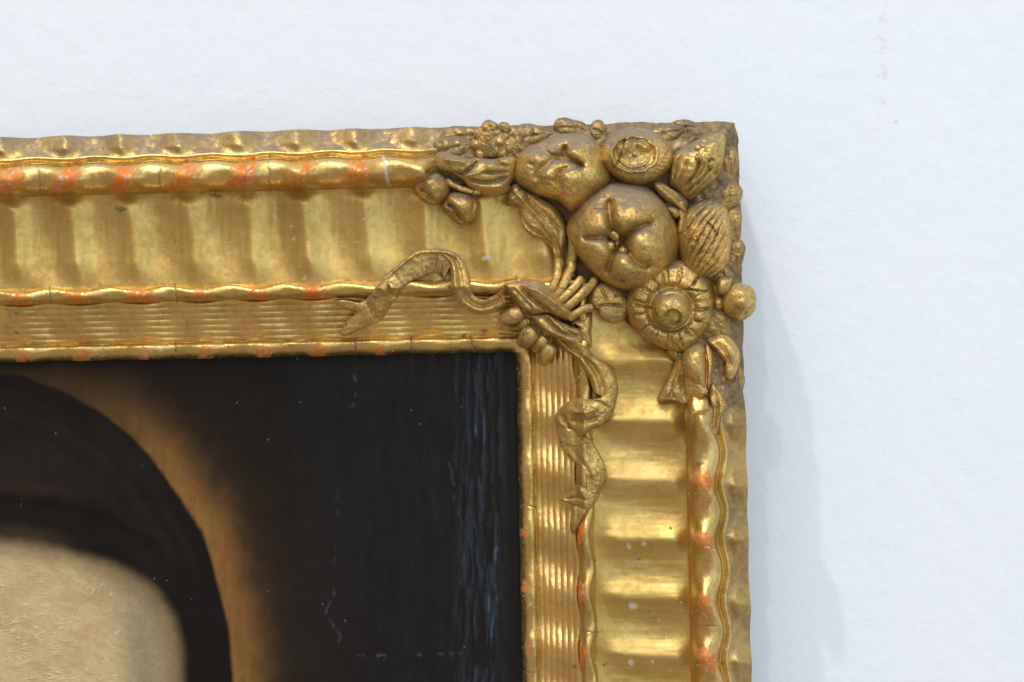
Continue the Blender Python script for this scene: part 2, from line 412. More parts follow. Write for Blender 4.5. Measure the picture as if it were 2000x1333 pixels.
for which in ('top', 'right'):
    sv, co, at = rail(which)
    n = co.shape[1]
    # body: outer side back to the wall, sight edge and underside
    o_, i_ = co[-1], co[0]
    def at_h(row, h, dx=0.0, dz=0.0):
        r = row.copy(); r[:, 1] = -h * S; r[:, 0] += dx * S; r[:, 2] += dz * S; return r
    ins = (0, -3) if which == 'top' else (-3, 0)
    rows = np.stack([o_, at_h(o_, 60, *ins), at_h(o_, 5, *ins), at_h(i_, 5), at_h(i_, H_PAINT - 6), i_])
    fc = gridfaces(rows.shape[0], n)
    if which == 'right': fc = fc[:, ::-1]
    body = link(which + '_rail', rows, fc, WOOD, frame)
    for nm, a, b in BANDS:
        k = np.where((sv >= a - 1e-6) & (sv <= b + 1e-6))[0]
        sub = co[k[0]:k[-1] + 1]
        fc = gridfaces(len(k), n)
        if which == 'right': fc = fc[:, ::-1]
        link(nm, sub, fc, BMAT[nm], body, {q: v[k[0]:k[-1] + 1] for q, v in at.items()})

# ------------------------------------------------------------------ relief helpers for the corner ornament
def surf(x, y):
    """smoothed height of the mouldings under an ornament"""
    st = (yin(x) - y); sr = (x - xin(y))
    s = np.maximum(st, sr)
    return np.interp(s, [-20, 0, 15, 60, 112, 130, 150, 250, 320, 358, 400, 441], [104, 112, 126, 136, 164, 182, 176, 166, 172, 200, 192, 176])

def feats(x, y, fl):
    h = np.zeros(np.shape(x))
    for f in fl:
        if f[0] in ('crease', 'ridge'):
            _, pts, w, dep = f[:4]
            pl = catmull(pts, per=6) if len(pts) > 2 else np.asarray(pts, float)
            d, t = polydist(x, y, pl)
            tp = np.minimum(1, np.minimum(t, 1 - t) * 6 + 0.25)
            g = (1.25 if f[0] == 'crease' else 1.1) * dep * tp * np.exp(-(d / w) ** (1.5 if w < 8 else 2))
            h = h - g if f[0] == 'crease' else h + g
        elif f[0] == 'bump':
            _, px, py, r, a = f
            d2 = ((x - px) ** 2 + (y - py) ** 2) / r ** 2
            h = h + a * np.exp(-d2 * 1.3)
    return h

CRACKS = []
def cracks_at(X, Y):
    c = np.zeros(np.shape(X))
    x0, x1, y0, y1 = X.min(), X.max(), Y.min(), Y.max()
    for pl in CRACKS:
        pl = np.asarray(pl, float)
        if pl[:, 0].max() < x0 - 3 or pl[:, 0].min() > x1 + 3 or pl[:, 1].max() < y0 - 3 or pl[:, 1].min() > y1 + 3: continue
        d, _ = polydist(X + 3 * (vn(X / 6, Y / 6, 7) - 0.5), Y + 3 * (vn(X / 6, Y / 6, 9) - 0.5), pl)
        c = np.maximum(c, 0.8 * (1 - sm(0.3, 1.5, d)))
    return c
def relief(name, pts, h0, H, parent, mat=COMPO, a=2.0, b=0.5, center=None, fl=(), n=(150, 44), tilt=(0, 0), skirt=26,
           noise=(1.6, 11), conform=0.0, func=None, seed=0):
    out = resample(catmull(pts, True), n[0], True)
    c = np.asarray(center, float) if center is not None else out.mean(0)
    if H >= 35 and name != 'corner_ground': out = c + 1.06 * (out - c)
    rho = np.sin(np.linspace(0, 1, n[1]) * math.pi / 2)[1:]
    X = c[0] + rho[:, None] * (out[None, :, 0] - c[0]); Y = c[1] + rho[:, None] * (out[None, :, 1] - c[1])
    R = np.repeat(rho[:, None], n[0], 1)
    def hh(X, Y, R):
        h = h0 + H * np.maximum(0, 1 - R ** a) ** b + tilt[0] * (X - c[0]) + tilt[1] * (Y - c[1])
        if conform: h = h + conform * surf(X, Y)
        m = 1 - R ** 8
        h = h + feats(X, Y, fl) * m
        if func: h = h + func(X, Y, R)
        h = h + noise[0] * 2 * (fbm(X / noise[1], Y / noise[1], 70 + seed, 3) - 0.5)
        h = h + 3.0 * (fbm(X / 34, Y / 34, 90 + seed, 2) - 0.5)
        return h
    hz = hh(X, Y, R)
    hc = hh(np.array([c[0]]), np.array([c[1]]), np.array([0.0]))
    ck = cracks_at(X, Y); hz = hz - 1.2 * ck
    body = P(X, Y, hz)
    sk = body[-1].copy(); sk[:, 1] += skirt * S
    top = P(np.array([c[0]]), np.array([c[1]]), hc)
    v = np.concatenate([top, body.reshape(-1, 3), sk])
    N, M = n[0], n[1] - 1
    fan = [(0, 1 + (j + 1) % N, 1 + j, 1 + j) for j in range(N)]
    fan = np.array([[0, 1 + (j + 1) % N, 1 + j] for j in range(N)])
    q = gridfaces(M + 1, N, True, 1)
    tri = np.concatenate([fan, q[:, [0, 1, 2]], q[:, [0, 2, 3]]])
    return link(name, v, tri, mat, parent, dict(crack=np.r_[0, ck.ravel(), np.zeros(N)] * 0.85))

def ball(name, x, y, h, r, parent, mat=COMPO, sq=(1, 1, 1), amp=0.05, seed=0, n=(28, 18)):
    th = np.linspace(0, 2 * math.pi, n[0], endpoint=False); ph = np.linspace(0.02, math.pi - 0.02, n[1])
    TH, PH = np.meshgrid(th, ph)
    d = np.stack([np.sin(PH) * np.cos(TH), np.sin(PH) * np.sin(TH), np.cos(PH)], -1)
    rr = r * (1 + amp * 2 * (fbm(d[..., 0] * 1.7 + 3 * seed, d[..., 1] * 1.7 + d[..., 2], seed, 3) - 0.5))
    k = (D - h) / D
    c = P(x, y, h)
    v = np.stack([c[0] + d[..., 0] * rr * sq[0] * k * S, c[1] - d[..., 2] * rr * sq[2] * S, c[2] - d[..., 1] * rr * sq[1] * k * S], -1)
    return link(name, v.reshape(-1, 3), gridfaces(n[1], n[0], True), mat, parent)

def tube(name, pts, rad, parent, mat=COMPO, flat=0.9, n=14, seed=0):
    """pts (x, y, h), rad one value or one per point"""
    rad = np.broadcast_to(np.asarray(rad, float), (len(pts),))
    p = np.concatenate([np.asarray(pts, float), rad[:, None]], 1)
    c = resample(catmull(p, per=10), 40)
    t = np.gradient(c[:, :3], axis=0); t /= np.linalg.norm(t, axis=1)[:, None] + 1e-9
    up = np.array([0, 0, 1.0]); sd = np.cross(t, up); sd /= np.linalg.norm(sd, axis=1)[:, None] + 1e-9
    nr = np.cross(sd, t)
    th = np.linspace(0, 2 * math.pi, n, endpoint=False)
    e = np.linspace(0, 1, 40); cap = np.minimum(1, np.sqrt(np.clip(np.minimum(e, 1 - e) * 14, 0.02, 1)))
    r = c[:, 3] * cap
    ring = c[:, None, :3] + (np.cos(th)[None, :, None] * sd[:, None, :] + flat * np.sin(th)[None, :, None] * nr[:, None, :]) * r[:, None, None]
    ring[..., 2] += 1.5 * (fbm(ring[..., 0] / 8, ring[..., 1] / 8, 33 + seed, 2) - 0.5)
    return link(name, P(ring[..., 0], ring[..., 1], ring[..., 2]).reshape(-1, 3), gridfaces(40, n, True)[:, ::-1], mat, parent)

def strip(name, A, B, parent, lift=(10, 10), bulge=8, mat=COMPO, n=(110, 26), waves=(), conform=1.0, h0=0.0, thick=12, seed=0):
    """a ribbon between two edge lines; lift gives the height above the moulding along each edge (list = along the length)"""
    a = resample(catmull(A), n[0]); b = resample(catmull(B), n[0])
    v = np.linspace(0, 1, n[1])[None, :]; f = np.linspace(0, 1, n[0])
    X = a[:, :1] * (1 - v) + b[:, :1] * v; Y = a[:, 1:2] * (1 - v) + b[:, 1:2] * v
    def along(q):
        q = np.atleast_1d(np.asarray(q, float)); return np.interp(f, np.linspace(0, 1, len(q)), q)[:, None]
    h = along(lift[0]) * (1 - v) + along(lift[1]) * v + along(bulge) * np.sqrt(np.maximum(0, 1 - (2 * v - 1) ** 2))
    h = h + h0 + conform * surf(X, Y)
    for (v0, w, am) in waves: h = h + along(am) * np.exp(-((v - v0) / w) ** 2)
    h = h + 1.6 * (fbm(X / 9, Y / 9, 55 + seed, 3) - 0.5) * 2
    ck = cracks_at(X, Y); h = h - 1.2 * ck
    top = P(X, Y, h)
    lo = top.copy(); lo[..., 1] += thick * S
    per = np.concatenate([top, lo[:, ::-1]], 1)       # closed section
    m = per.shape[1]
    vv = per.reshape(-1, 3)
    fcs = gridfaces(n[0], m, True)
    caps = []
    for r, fl in ((0, False), (n[0] - 1, True)):
        for j in range(n[1] - 1):
            q = [r * m + j, r * m + j + 1, r * m + m - 2 - j, r * m + m - 1 - j]
            caps.append(q if fl else q[::-1])
    # make the front face the viewer whichever way the edges run
    e1 = per[1, 0] - per[0, 0]; e2 = per[0, 1] - per[0, 0]
    if np.cross(e2, e1)[1] > 0: fcs = fcs[:, ::-1]
    o = link(name, vv, np.concatenate([fcs, np.array(caps)]), mat, parent, dict(crack=np.concatenate([ck, ck[:, ::-1] * 0], 1) * 0.85))
    return o

def Z(x0, y0, k): return lambda pts: [(x0 + p[0] / k, y0 + p[1] / k) + tuple(p[2:]) for p in pts]
R3 = Z(800, 220, 4.76); R4 = Z(1100, 220, 4.76); R5 = Z(960, 460, 4.166); R6 = Z(1160, 460, 3.92); R7 = Z(960, 700, 3.704)
RT = Z(1080, 340, 5.127); RL = Z(640, 460, 5.555); R9 = Z(1060, 600, 2.9)
def cr(Zf, pts, w, d): return ('crease', Zf(pts), w, d)
def rg(Zf, pts, w, d): return ('ridge', Zf(pts), w, d)
def bp(Zf, x, y, r, a): p = Zf([(x, y)])[0]; return ('bump', p[0], p[1], r, a)

# ------------------------------------------------------------------ corner ornament
CRACKS += [R3([(985, 400), (985, 470), (965, 560), (960, 600), (920, 620), (905, 690), (908, 730)]), R4([(582, 220), (550, 330), (515, 440), (500, 490), (440, 550)]),
           R4([(1080, 1120), (1120, 1108), (1160, 1120)]), R6([(640, 405), (760, 420), (880, 432), (900, 445)]),
           R5([(690, 1005), (730, 970), (755, 925)]), R9([(280, 522), (335, 540), (390, 578)]), R9([(105, 792), (190, 785), (268, 768)]), RL([(690, 380), (770, 470), (845, 555)]),
           RL([(1192, 220), (1175, 330), (1150, 400)]), RL([(1060, 320), (1070, 390), (1085, 440)]), RL([(1850, 640), (1900, 700), (1920, 790)]), RT([(520, 355), (430, 340), (380, 345)]),
           RT([(620, 250), (540, 290), (520, 350)]), R5([(40, 480), (85, 520), (105, 580)]), R6([(870, 740), (930, 735)]), R6([(780, 330), (760, 365), (800, 360)]), R5([(770, 370), (830, 420), (810, 470)])]
relief('corner_ground', [(1020, 330), (1100, 268), (1260, 250), (1415, 252), (1428, 330), (1430, 450), (1432, 560), (1436, 680), (1420, 770), (1385, 770), (1345, 715), (1250, 650), (1165, 575), (1112, 520),
    (1106, 440), (1060, 392)], 172, 12, frame, mat=TONED, a=8, center=(1270, 440), n=(200, 70), seed=40, skirt=20, noise=(3.5, 16))
# big lobed fruit
fruit = relief('lobed_fruit', [(1113, 440), (1128, 410), (1150, 384), (1185, 365), (1225, 361), (1262, 371), (1292, 395), (1312, 425), (1322, 465), (1318, 500),
    (1300, 530), (1272, 552), (1235, 563), (1200, 556), (1170, 540), (1145, 515), (1125, 490), (1114, 465)], 172, 108, frame,
    a=2.3, center=(1215, 466), n=(220, 84), skirt=45, seed=1, fl=[
    cr(RT, [(650, 680), (600, 570), (575, 450), (565, 360), (555, 230)], 4.5, 9), cr(RT, [(650, 680), (600, 570), (575, 450), (565, 360), (555, 240)], 11, 13),
    cr(RT, [(660, 690), (780, 590), (900, 520), (990, 495)], 4.5, 8), cr(RT, [(660, 690), (780, 590), (900, 520), (1040, 480)], 11, 12),
    cr(RT, [(640, 690), (520, 640), (420, 640), (300, 635)], 4.5, 8), cr(RT, [(640, 690), (520, 640), (420, 640), (270, 635)], 11, 12),
    cr(RT, [(650, 720), (600, 820), (560, 920), (540, 1010)], 4.5, 8), cr(RT, [(650, 720), (600, 820), (560, 920), (520, 1040)], 11, 12),
    cr(RT, [(680, 720), (770, 800), (850, 890), (1000, 935)], 4.5, 8), cr(RT, [(680, 720), (770, 800), (850, 890), (1000, 935)], 11, 12),
    cr(RT, [(570, 370), (510, 355), (430, 340)], 3, 4),
    bp(RT, 655, 700, 25, -34), bp(RT, 820, 400, 40, 13), bp(RT, 430, 470, 34, 11), bp(RT, 960, 700, 38, 13), bp(RT, 430, 790, 36, 12), bp(RT, 720, 960, 32, 11)])
for x, y, r, hh in ((620, 622, 9.5, 252), (575, 722, 9.5, 256), (700, 772, 9, 253), (640, 690, 6, 243)):
    p = RT([(x, y)])[0]; ball('calyx_knob', p[0], p[1], hh, r, fruit, amp=0.35, seed=int(x), n=(22, 14))

# two lobed peach-like fruit
relief('peach_fruit', R3([(990, 430), (1080, 335), (1200, 290), (1350, 225), (1500, 205), (1650, 225), (1755, 310), (1800, 420), (1830, 520), (1840, 640), (1700, 780),
    (1580, 880), (1510, 912), (1460, 880), (1390, 815), (1280, 780), (1150, 730), (1040, 670), (975, 590)]), 174, 80, frame, a=2.4, center=R3([(1420, 510)])[0],
    n=(200, 72), skirt=40, seed=2, tilt=(0.04, 0.06), fl=[
    cr(R3, [(1450, 290), (1440, 400), (1500, 445), (1560, 470), (1620, 520)], 5, 15), cr(R3, [(1450, 290), (1440, 400), (1500, 445), (1620, 520)], 13, 8),
    cr(R3, [(1400, 680), (1375, 620), (1405, 550), (1480, 500)], 5, 9), cr(R3, [(1180, 640), (1190, 570), (1260, 500), (1330, 440), (1440, 420)], 8, 9),
    cr(R3, [(1200, 300), (1300, 390), (1440, 430)], 5, 6), bp(R3, 1560, 390, 24, 8), bp(R3, 1510, 600, 28, 9), bp(R3, 1290, 600, 16, 7), bp(R3, 1160, 410, 14, 5),
    bp(R3, 1330, 350, 12, 4), cr(R3, [(1100, 480), (1150, 500), (1130, 560)], 3, 4), cr(R3, [(1260, 620), (1330, 640), (1390, 690)], 4, 4)])

# ring shaped medlar
def ringf(cx, cy, rx, ry, dep, soft=0.14):
    def f(X, Y, R):
        e = np.hypot((X - cx) / rx, (Y - cy) / ry) + 0.03 * np.sin(np.arctan2(Y - cy, X - cx) * 9 + 1) + 0.08 * (fbm(X / 7, Y / 7, 5, 2) - 0.5)
        lip = 5 * np.exp(-((e - 1.12) / 0.10) ** 2)
        return -dep * (1 - sm(1 - soft, 1 + soft, e)) + lip
    return f
m1 = R4([(660, 388)])[0]
med = relief('ring_medlar', R4([(345, 420), (390, 290), (500, 190), (640, 152), (780, 170), (900, 230), (980, 320), (1010, 400), (990, 490), (930, 560), (840, 620),
    (740, 655), (620, 655), (520, 610), (430, 540), (362, 475)]), 188, 46, frame, a=4.5, b=0.6, center=m1, n=(190, 72), skirt=40, seed=3, tilt=(0.0, 0.10),
    func=ringf(m1[0], m1[1], 40, 31, 7), fl=[
    bp(R4, 590, 315, 13, 13), bp(R4, 715, 290, 9, 12), bp(R4, 775, 330, 9, 10), bp(R4, 550, 370, 9, 7),
    rg(R4, [(530, 440), (580, 490), (650, 510), (740, 490), (800, 430)], 3, 7), cr(R4, [(580, 220), (550, 330), (510, 470), (440, 550)], 1.6, 4)] +
    [cr(R4, [(840 + 20 * i, 560 - 32 * i), (905 + 16 * i, 600 - 40 * i)], 2.2, 3.0) for i in range(7)])
p = R4([(670, 390)])[0]; ball('calyx_knob', p[0], p[1], 231, 6, med, amp=0.2, seed=5, n=(20, 12))

# cone with long scales
cone = relief('scaly_cone', R4([(1000, 640), (1010, 500), (1030, 410), (1100, 345), (1190, 295), (1300, 240), (1400, 210), (1475, 195), (1502, 260), (1492, 360), (1475, 480),
    (1420, 600), (1330, 700), (1210, 785), (1160, 795), (1100, 745), (1030, 690)]), 184, 54, frame, a=2.2, n=(190, 64), skirt=34, seed=4, fl=[
    cr(R4, [(1170, 795), (1300, 720), (1400, 610), (1440, 480)], 4, 11), cr(R4, [(1150, 740), (1270, 640), (1350, 540), (1390, 470)], 3.5, 8),
    cr(R4, [(1110, 700), (1200, 610), (1250, 520), (1265, 440)], 3.5, 8), cr(R4, [(1060, 670), (1110, 560), (1150, 450)], 3.5, 6),
    cr(R4, [(1015, 640), (1045, 500), (1100, 390)], 3.5, 8), cr(R4, [(1200, 760), (1330, 650), (1420, 540)], 3, 6),
    cr(R4, [(1130, 760), (1170, 720), (1180, 690)], 3, 6), cr(R4, [(1210, 640), (1290, 540), (1310, 460)], 2.5, 5), rg(R4, [(1180, 780), (1320, 690), (1420, 570)], 3, 4)])
for i, (x, y, r) in enumerate(((1262, 420, 8.5), (1330, 362, 7), (1372, 305, 8), (1432, 262, 7), (1462, 225, 6), (1392, 420, 7.5), (1375, 485, 8), (1442, 392, 6),
                (1303, 320, 6.5), (1420, 330, 7), (1250, 330, 6), (1345, 425, 5.5), (1455, 310, 5), (1395, 370, 6), (1310, 272, 5.5), (1410, 225, 5))):
    p = R4([(x, y)])[0]; d = math.hypot((p[0] - 1362) / 52, (p[1] - 322) / 52)
    ball('scale_tip', p[0], p[1], 186 + 52 * math.sqrt(max(0.05, 1 - min(1, d * d * 0.9))), r, cone, amp=0.3, seed=i, n=(18, 12))

# ribbed nut
wc_ = R4([(1325, 1190)])[0]
def ribs(X, Y, R):
    u = (X - wc_[0]) * 0.86 + (Y - wc_[1]) * 0.50; v = -(X - wc_[0]) * 0.50 + (Y - wc_[1]) * 0.86
    u = u / np.sqrt(np.maximum(0.25, 1 - (v / 92) ** 2)) + 7 * (fbm(X / 22, Y / 22, 171, 3) - 0.5)
    k = np.abs(((u / 13.5 + 0.5) % 1) - 0.5) * 13.5
    amp = 0.4 + 1.1 * fbm(X / 20, Y / 20, 175, 2)
    return (-5.5 * amp * np.exp(-(k / 2.2) ** 2) + 1.6 * np.sin(np.pi * k / 6.75)) * (1 - R ** 6)
relief('ribbed_walnut', R4([(1080, 1130), (1110, 1000), (1180, 895), (1280, 835), (1400, 822), (1490, 870), (1540, 980), (1560, 1110), (1555, 1250), (1530, 1390), (1470, 1480),
    (1400, 1535), (1300, 1555), (1200, 1520), (1130, 1430), (1090, 1300)]), 178, 68, frame, a=2.1, n=(230, 90), skirt=36, seed=5, noise=(2.0, 8), func=ribs, fl=[
    cr(R4, [(1330, 1010), (1390, 1075), (1440, 1160)], 2.0, 5), rg(R4, [(1530, 1350), (1545, 1150), (1500, 950)], 4, 5)])

# open poppy-like medlar with boss
m2 = R6([(592, 560)])[0]
def open_f(X, Y, R):
    e = np.hypot(X - m2[0], (Y - m2[1]) * 1.02)
    th = np.arctan2(Y - m2[1], X - m2[0]) + 0.12 * (fbm(X / 18, Y / 18, 181, 2) - 0.5)
    k = th / (2 * math.pi) * 15; kf = np.abs((k % 1) - 0.5) * 2          # fifteen petals round the rim, cut apart and each at its own height
    ki = np.floor(k) % 15
    rim = sm(46, 54, e) * (1 - sm(78, 88, e))
    return -13 * np.exp(-((e - 42) / 7.0) ** 2) + rim * (7 * (hsh(ki, ki * 0 + 3, 9) - 0.5) - 8 * sm(0.80, 1.0, kf) + 2)
med2 = relief('open_medlar', R6([(265, 560), (290, 425), (350, 330), (450, 262), (560, 217), (660, 207), (760, 237), (850, 305), (905, 420), (910, 540), (885, 650), (825, 740),
    (765, 825), (690, 882), (590, 868), (480, 820), (380, 760), (308, 680)]), 182, 44, frame, a=6.0, b=0.6, center=m2, n=(220, 84), skirt=40, seed=6, func=open_f, fl=[
    cr(R6, [(520, 290), (530, 330), (536, 385)], 2.2, 6), cr(R6, [(655, 260), (648, 330), (642, 395)], 2.2, 6), cr(R6, [(800, 320), (760, 390), (740, 430)], 2.6, 7),
    cr(R6, [(300, 530), (380, 548), (450, 560)], 2.2, 6), cr(R6, [(880, 430), (800, 425), (660, 405)], 1.8, 5), cr(R6, [(890, 560), (820, 575), (760, 580)], 2.4, 7),
    cr(R6, [(870, 640), (810, 655), (760, 650)], 2.4, 7), cr(R6, [(770, 790), (720, 760), (690, 720)], 2.4, 6), cr(R6, [(590, 850), (592, 800), (588, 770)], 2.2, 6),
    cr(R6, [(430, 780), (470, 730), (500, 690)], 2.0, 4), cr(R6, [(360, 380), (420, 420), (460, 450)], 2.0, 4), cr(R6, [(900, 500), (830, 505), (770, 510)], 2.4, 5)])
bs = R6([(592, 575)])[0]
boss = relief('boss', [(bs[0] + 34 * math.cos(t) * (1.02 + 0.05 * math.sin(2 * t)), bs[1] + 33 * math.sin(t)) for t in np.linspace(0, 2 * math.pi, 16, endpoint=False)],
    216, 38, med2, a=2.6, b=0.5, n=(110, 46), skirt=20, seed=7, tilt=(0.08, 0.10),
    func=lambda X, Y, R: -17 * (1 - sm(0.80, 1.12, np.hypot(X - (1160 + 607 / 3.92), Y - (460 + 632 / 3.92)) / 16.5)))

# berry that stands out over the frame edge, with its calyx
berry = ball('round_berry', 1443.5, 590, 196, 35.5, frame, amp=0.13, seed=11, n=(72, 50))
p = R6([(995, 390)])[0]
relief('calyx', R6([(945, 350), (985, 318), (1050, 322), (1050, 390), (1030, 455), (985, 462), (940, 440)]), 196, 26, berry, n=(80, 26), seed=8, a=3)
relief('berry_stem', R6([(930, 470), (985, 470), (1000, 520), (985, 560), (940, 570), (915, 520)]), 188, 20, berry, n=(70, 24), seed=9)

# blackberry: every drupelet its own piece
bb = relief('berry_cluster', R3([(570, 300), (600, 200), (660, 140), (740, 100), (840, 115), (930, 150), (1010, 210), (1040, 290), (990, 350), (900, 400), (800, 430), (690, 430), (610, 390)]),
    188, 24, frame, n=(110, 36), skirt=34, seed=10)
for i, (x, y, r) in enumerate(((740, 145, 66), (868, 160, 56), (655, 195, 52), (962, 200, 50), (740, 235, 54), (884, 240, 46), (1000, 262, 46), (832, 285, 50), (708, 325, 58),
                               (915, 325, 50), (622, 300, 50), (778, 362, 56), (968, 330, 42), (858, 380, 50), (664, 385, 46), (800, 200, 44), (930, 385, 36))):
    p = R3([(x, y)])[0]; d = math.hypot((x - 800) / 250, (y - 270) / 190)
    ball('drupelet', p[0], p[1], 186 + 20 * (1 - min(1, d)) ** 0.6, r / 4.76 * 1.2, bb, amp=0.3, seed=i + 20, sq=(1, 1, 0.95), n=(24, 16))

# small leaves and scrolls that fill the ground between the fruit and the outer edge
def filler(cx, cy, rx, ry, ang, h0, H, seed):
    t = np.linspace(0, 2 * math.pi, 12, endpoint=False); ca, sa = math.cos(ang), math.sin(ang)
    k = 1 + 0.28 * (hsh(np.arange(12), np.full(12, seed), 5) - 0.5)
    px = 1.15 * rx * np.cos(t) * k; py = 1.7 * ry * np.sin(t) * (1 - 0.35 * np.cos(t)) * k
    pts = [(cx + a_ * ca - b_ * sa, cy + a_ * sa + b_ * ca) for a_, b_ in zip(px, py)]
    q = [(cx - 0.9 * rx * ca, cy - 0.9 * rx * sa), (cx + 0.15 * ry * sa, cy - 0.15 * ry * ca), (cx + 0.9 * rx * ca, cy + 0.9 * rx * sa)]
    relief('filler_leaf', pts, h0 + 4, 0.5 * H, frame, mat=FILL, a=2.2, b=0.8, n=(80, 28), seed=seed, skirt=34, noise=(2.4, 13), fl=[('crease', q, 4.0, 2.5)])
for i, f in enumerate(((1040, 268, 34, 15, -0.2, 178, 22), (1118, 252, 30, 12, 0.1, 176, 20), (1172, 262, 22, 12, 0.6, 178, 22), (1305, 262, 30, 12, -0.25, 176, 20), (1342, 250, 30, 9, 0.05, 172, 16),
                       (1424, 318, 34, 11, 1.5, 176, 20), (1422, 388, 30, 13, 1.75, 178, 24), (1432, 442, 34, 11, 1.45, 176, 22), (1436, 500, 30, 11, 1.7, 174, 22), (1408, 535, 26, 14, 0.9, 184, 24),
                       (1400, 640, 34, 19, 1.2, 178, 28), (1425, 690, 40, 11, 1.5, 172, 18), (1322, 398, 22, 12, 0.9, 190, 20), (1150, 395, 20, 9, -0.8, 176, 22), (1395, 405, 22, 10, 0.3, 186, 20),
                       (1330, 690, 22, 12, 0.8, 182, 22), (1006, 292, 30, 16, 0.9, 186, 26), (884, 292, 36, 16, -0.25, 184, 24), (905, 268, 34, 12, -0.1, 176, 20), (1010, 385, 18, 12, 0.5, 186, 24), (1438, 745, 34, 9, 1.5, 168, 16), (1262, 545, 18, 10, 2.2, 180, 20))):
    filler(*f, 200 + i)

# buds with their stalk
relief('rose_bud', R3([(45, 640), (105, 562), (200, 546), (290, 572), (352, 640), (366, 720), (320, 800), (240, 850), (150, 830), (82, 780), (50, 710)]), 180, 40, frame,
    n=(130, 46), skirt=40, seed=12, fl=[cr(R3, [(60, 700), (140, 740), (200, 790), (240, 840)], 3.5, 9), cr(R3, [(90, 760), (160, 790), (200, 830)], 2.5, 5), bp(R3, 180, 640, 18, 6)])
relief('rose_bud', R3([(308, 850), (340, 772), (420, 732), (520, 742), (600, 790), (650, 850), (640, 930), (590, 1000), (520, 1035), (440, 1020), (370, 960), (320, 900)]), 168, 44, frame,
    n=(130, 46), skirt=40, seed=13, fl=[cr(R3, [(340, 850), (410, 890), (460, 960), (495, 1030)], 4, 14), cr(R3, [(390, 960), (430, 960), (470, 1010)], 8, 5), bp(R3, 500, 850, 18, 6),
    cr(R3, [(570, 780), (600, 850), (580, 930)], 3, 3)])
tube('bud_stalk', R3([(330, 620, 196), (420, 680, 198), (540, 725, 196), (680, 745, 192)]), [8, 6, 6, 5], frame)

# leaves
relief('curled_leaf', R3([(235, 470), (255, 400), (320, 372), (450, 405), (560, 432), (620, 420), (700, 430), (800, 430), (900, 405), (985, 425), (980, 520), (965, 600), (925, 650),
    (905, 722), (860, 746), (740, 758), (640, 730), (560, 690), (490, 625), (400, 575), (330, 550), (258, 520)]), 184, 44, frame, a=3.2, n=(170, 50), skirt=40, seed=14, fl=[
    cr(R3, [(640, 440), (590, 500), (500, 570), (430, 560)], 4, 12), cr(R3, [(520, 610), (660, 650), (800, 640), (950, 590)], 4, 10), cr(R3, [(660, 560), (780, 560), (930, 560)], 3, 7),
    rg(R3, [(300, 430), (420, 450), (540, 450)], 7, 8), rg(R3, [(500, 595), (600, 570), (680, 545)], 4, 8), bp(R3, 750, 510, 14, 8), cr(R3, [(820, 430), (840, 480), (920, 500)], 3, 6),
    rg(R3, [(560, 650), (720, 690), (880, 690)], 6, 5)])
relief('long_leaf', R3([(915, 700), (960, 690), (1020, 692), (1100, 740), (1250, 812), (1350, 872), (1412, 960), (1448, 1050), (1455, 1180), (1442, 1340), (1440, 1450), (1380, 1450), (1385, 1345),
    (1330, 1270), (1230, 1170), (1130, 1140), (1070, 1080), (1030, 980), (1000, 880), (935, 790)]), 10, 16, frame, a=4, conform=1.0, center=R3([(1270, 1030)])[0], n=(170, 50), seed=15,
    skirt=34, fl=[rg(R3, [(960, 710), (1100, 870), (1250, 1040), (1370, 1230), (1410, 1400)], 5, 6), cr(R3, [(1020, 940), (1080, 1040), (1200, 1130), (1330, 1260)], 4, 7),
    bp(R3, 1040, 770, 18, 8), cr(R3, [(1060, 720), (1160, 860), (1290, 980), (1420, 1120)], 4, 5), bp(R3, 1330, 950, 20, 6)])
relief('small_leaf', R4([(840, 665), (900, 650), (980, 690), (1060, 745), (1120, 820), (1150, 930), (1105, 920), (1040, 875), (950, 820), (880, 750)]), 200, 20, frame, n=(120, 34), seed=16,
    skirt=46, fl=[cr(R4, [(930, 690), (1020, 760), (1100, 850)], 3, 5)])
relief('small_leaf', R4([(965, 890), (1020, 876), (1075, 905), (1085, 960), (1050, 985), (1000, 955)]), 204, 14, frame, n=(80, 24), seed=17, skirt=40)
relief('leaf_ground', R4([(1060, 850), (1110, 840), (1150, 920), (1140, 1020), (1110, 1120), (1075, 1180), (1060, 1080), (1075, 960)]), 196, 14, frame, n=(90, 24), seed=18, skirt=46)
relief('round_petal', R5([(810, 515), (830, 425), (900, 388), (1000, 420), (1080, 490), (1122, 560), (1100, 660), (1040, 714), (960, 710), (890, 660), (862, 600), (818, 570)]), 12, 14, frame,
    conform=1.0, a=3.2, n=(130, 40), seed=19, skirt=30, fl=[cr(R5, [(850, 585), (950, 562), (1100, 582)], 2.5, 6), cr(R5, [(890, 420), (930, 500), (935, 550)], 2.5, 4), cr(R5, [(1000, 500), (1050, 465)], 2, 4)])
relief('almond', R6([(668, 960), (680, 900), (720, 850), (790, 830), (850, 860), (874, 930), (876, 1040), (872, 1140), (852, 1192), (790, 1160), (720, 1100), (680, 1030)]), 188, 42, frame,
    a=2.1, n=(140, 48), seed=20, skirt=42, fl=[cr(R6, [(850, 880), (862, 1000), (855, 1170)], 3, 8), bp(R6, 770, 900, 14, 3)])
relief('almond_husk', R6([(860, 835), (895, 870), (915, 960), (905, 1050), (886, 1140), (872, 1190), (866, 1080), (876, 960), (866, 890)]), 200, 16, frame, n=(110, 26), seed=21, skirt=42)
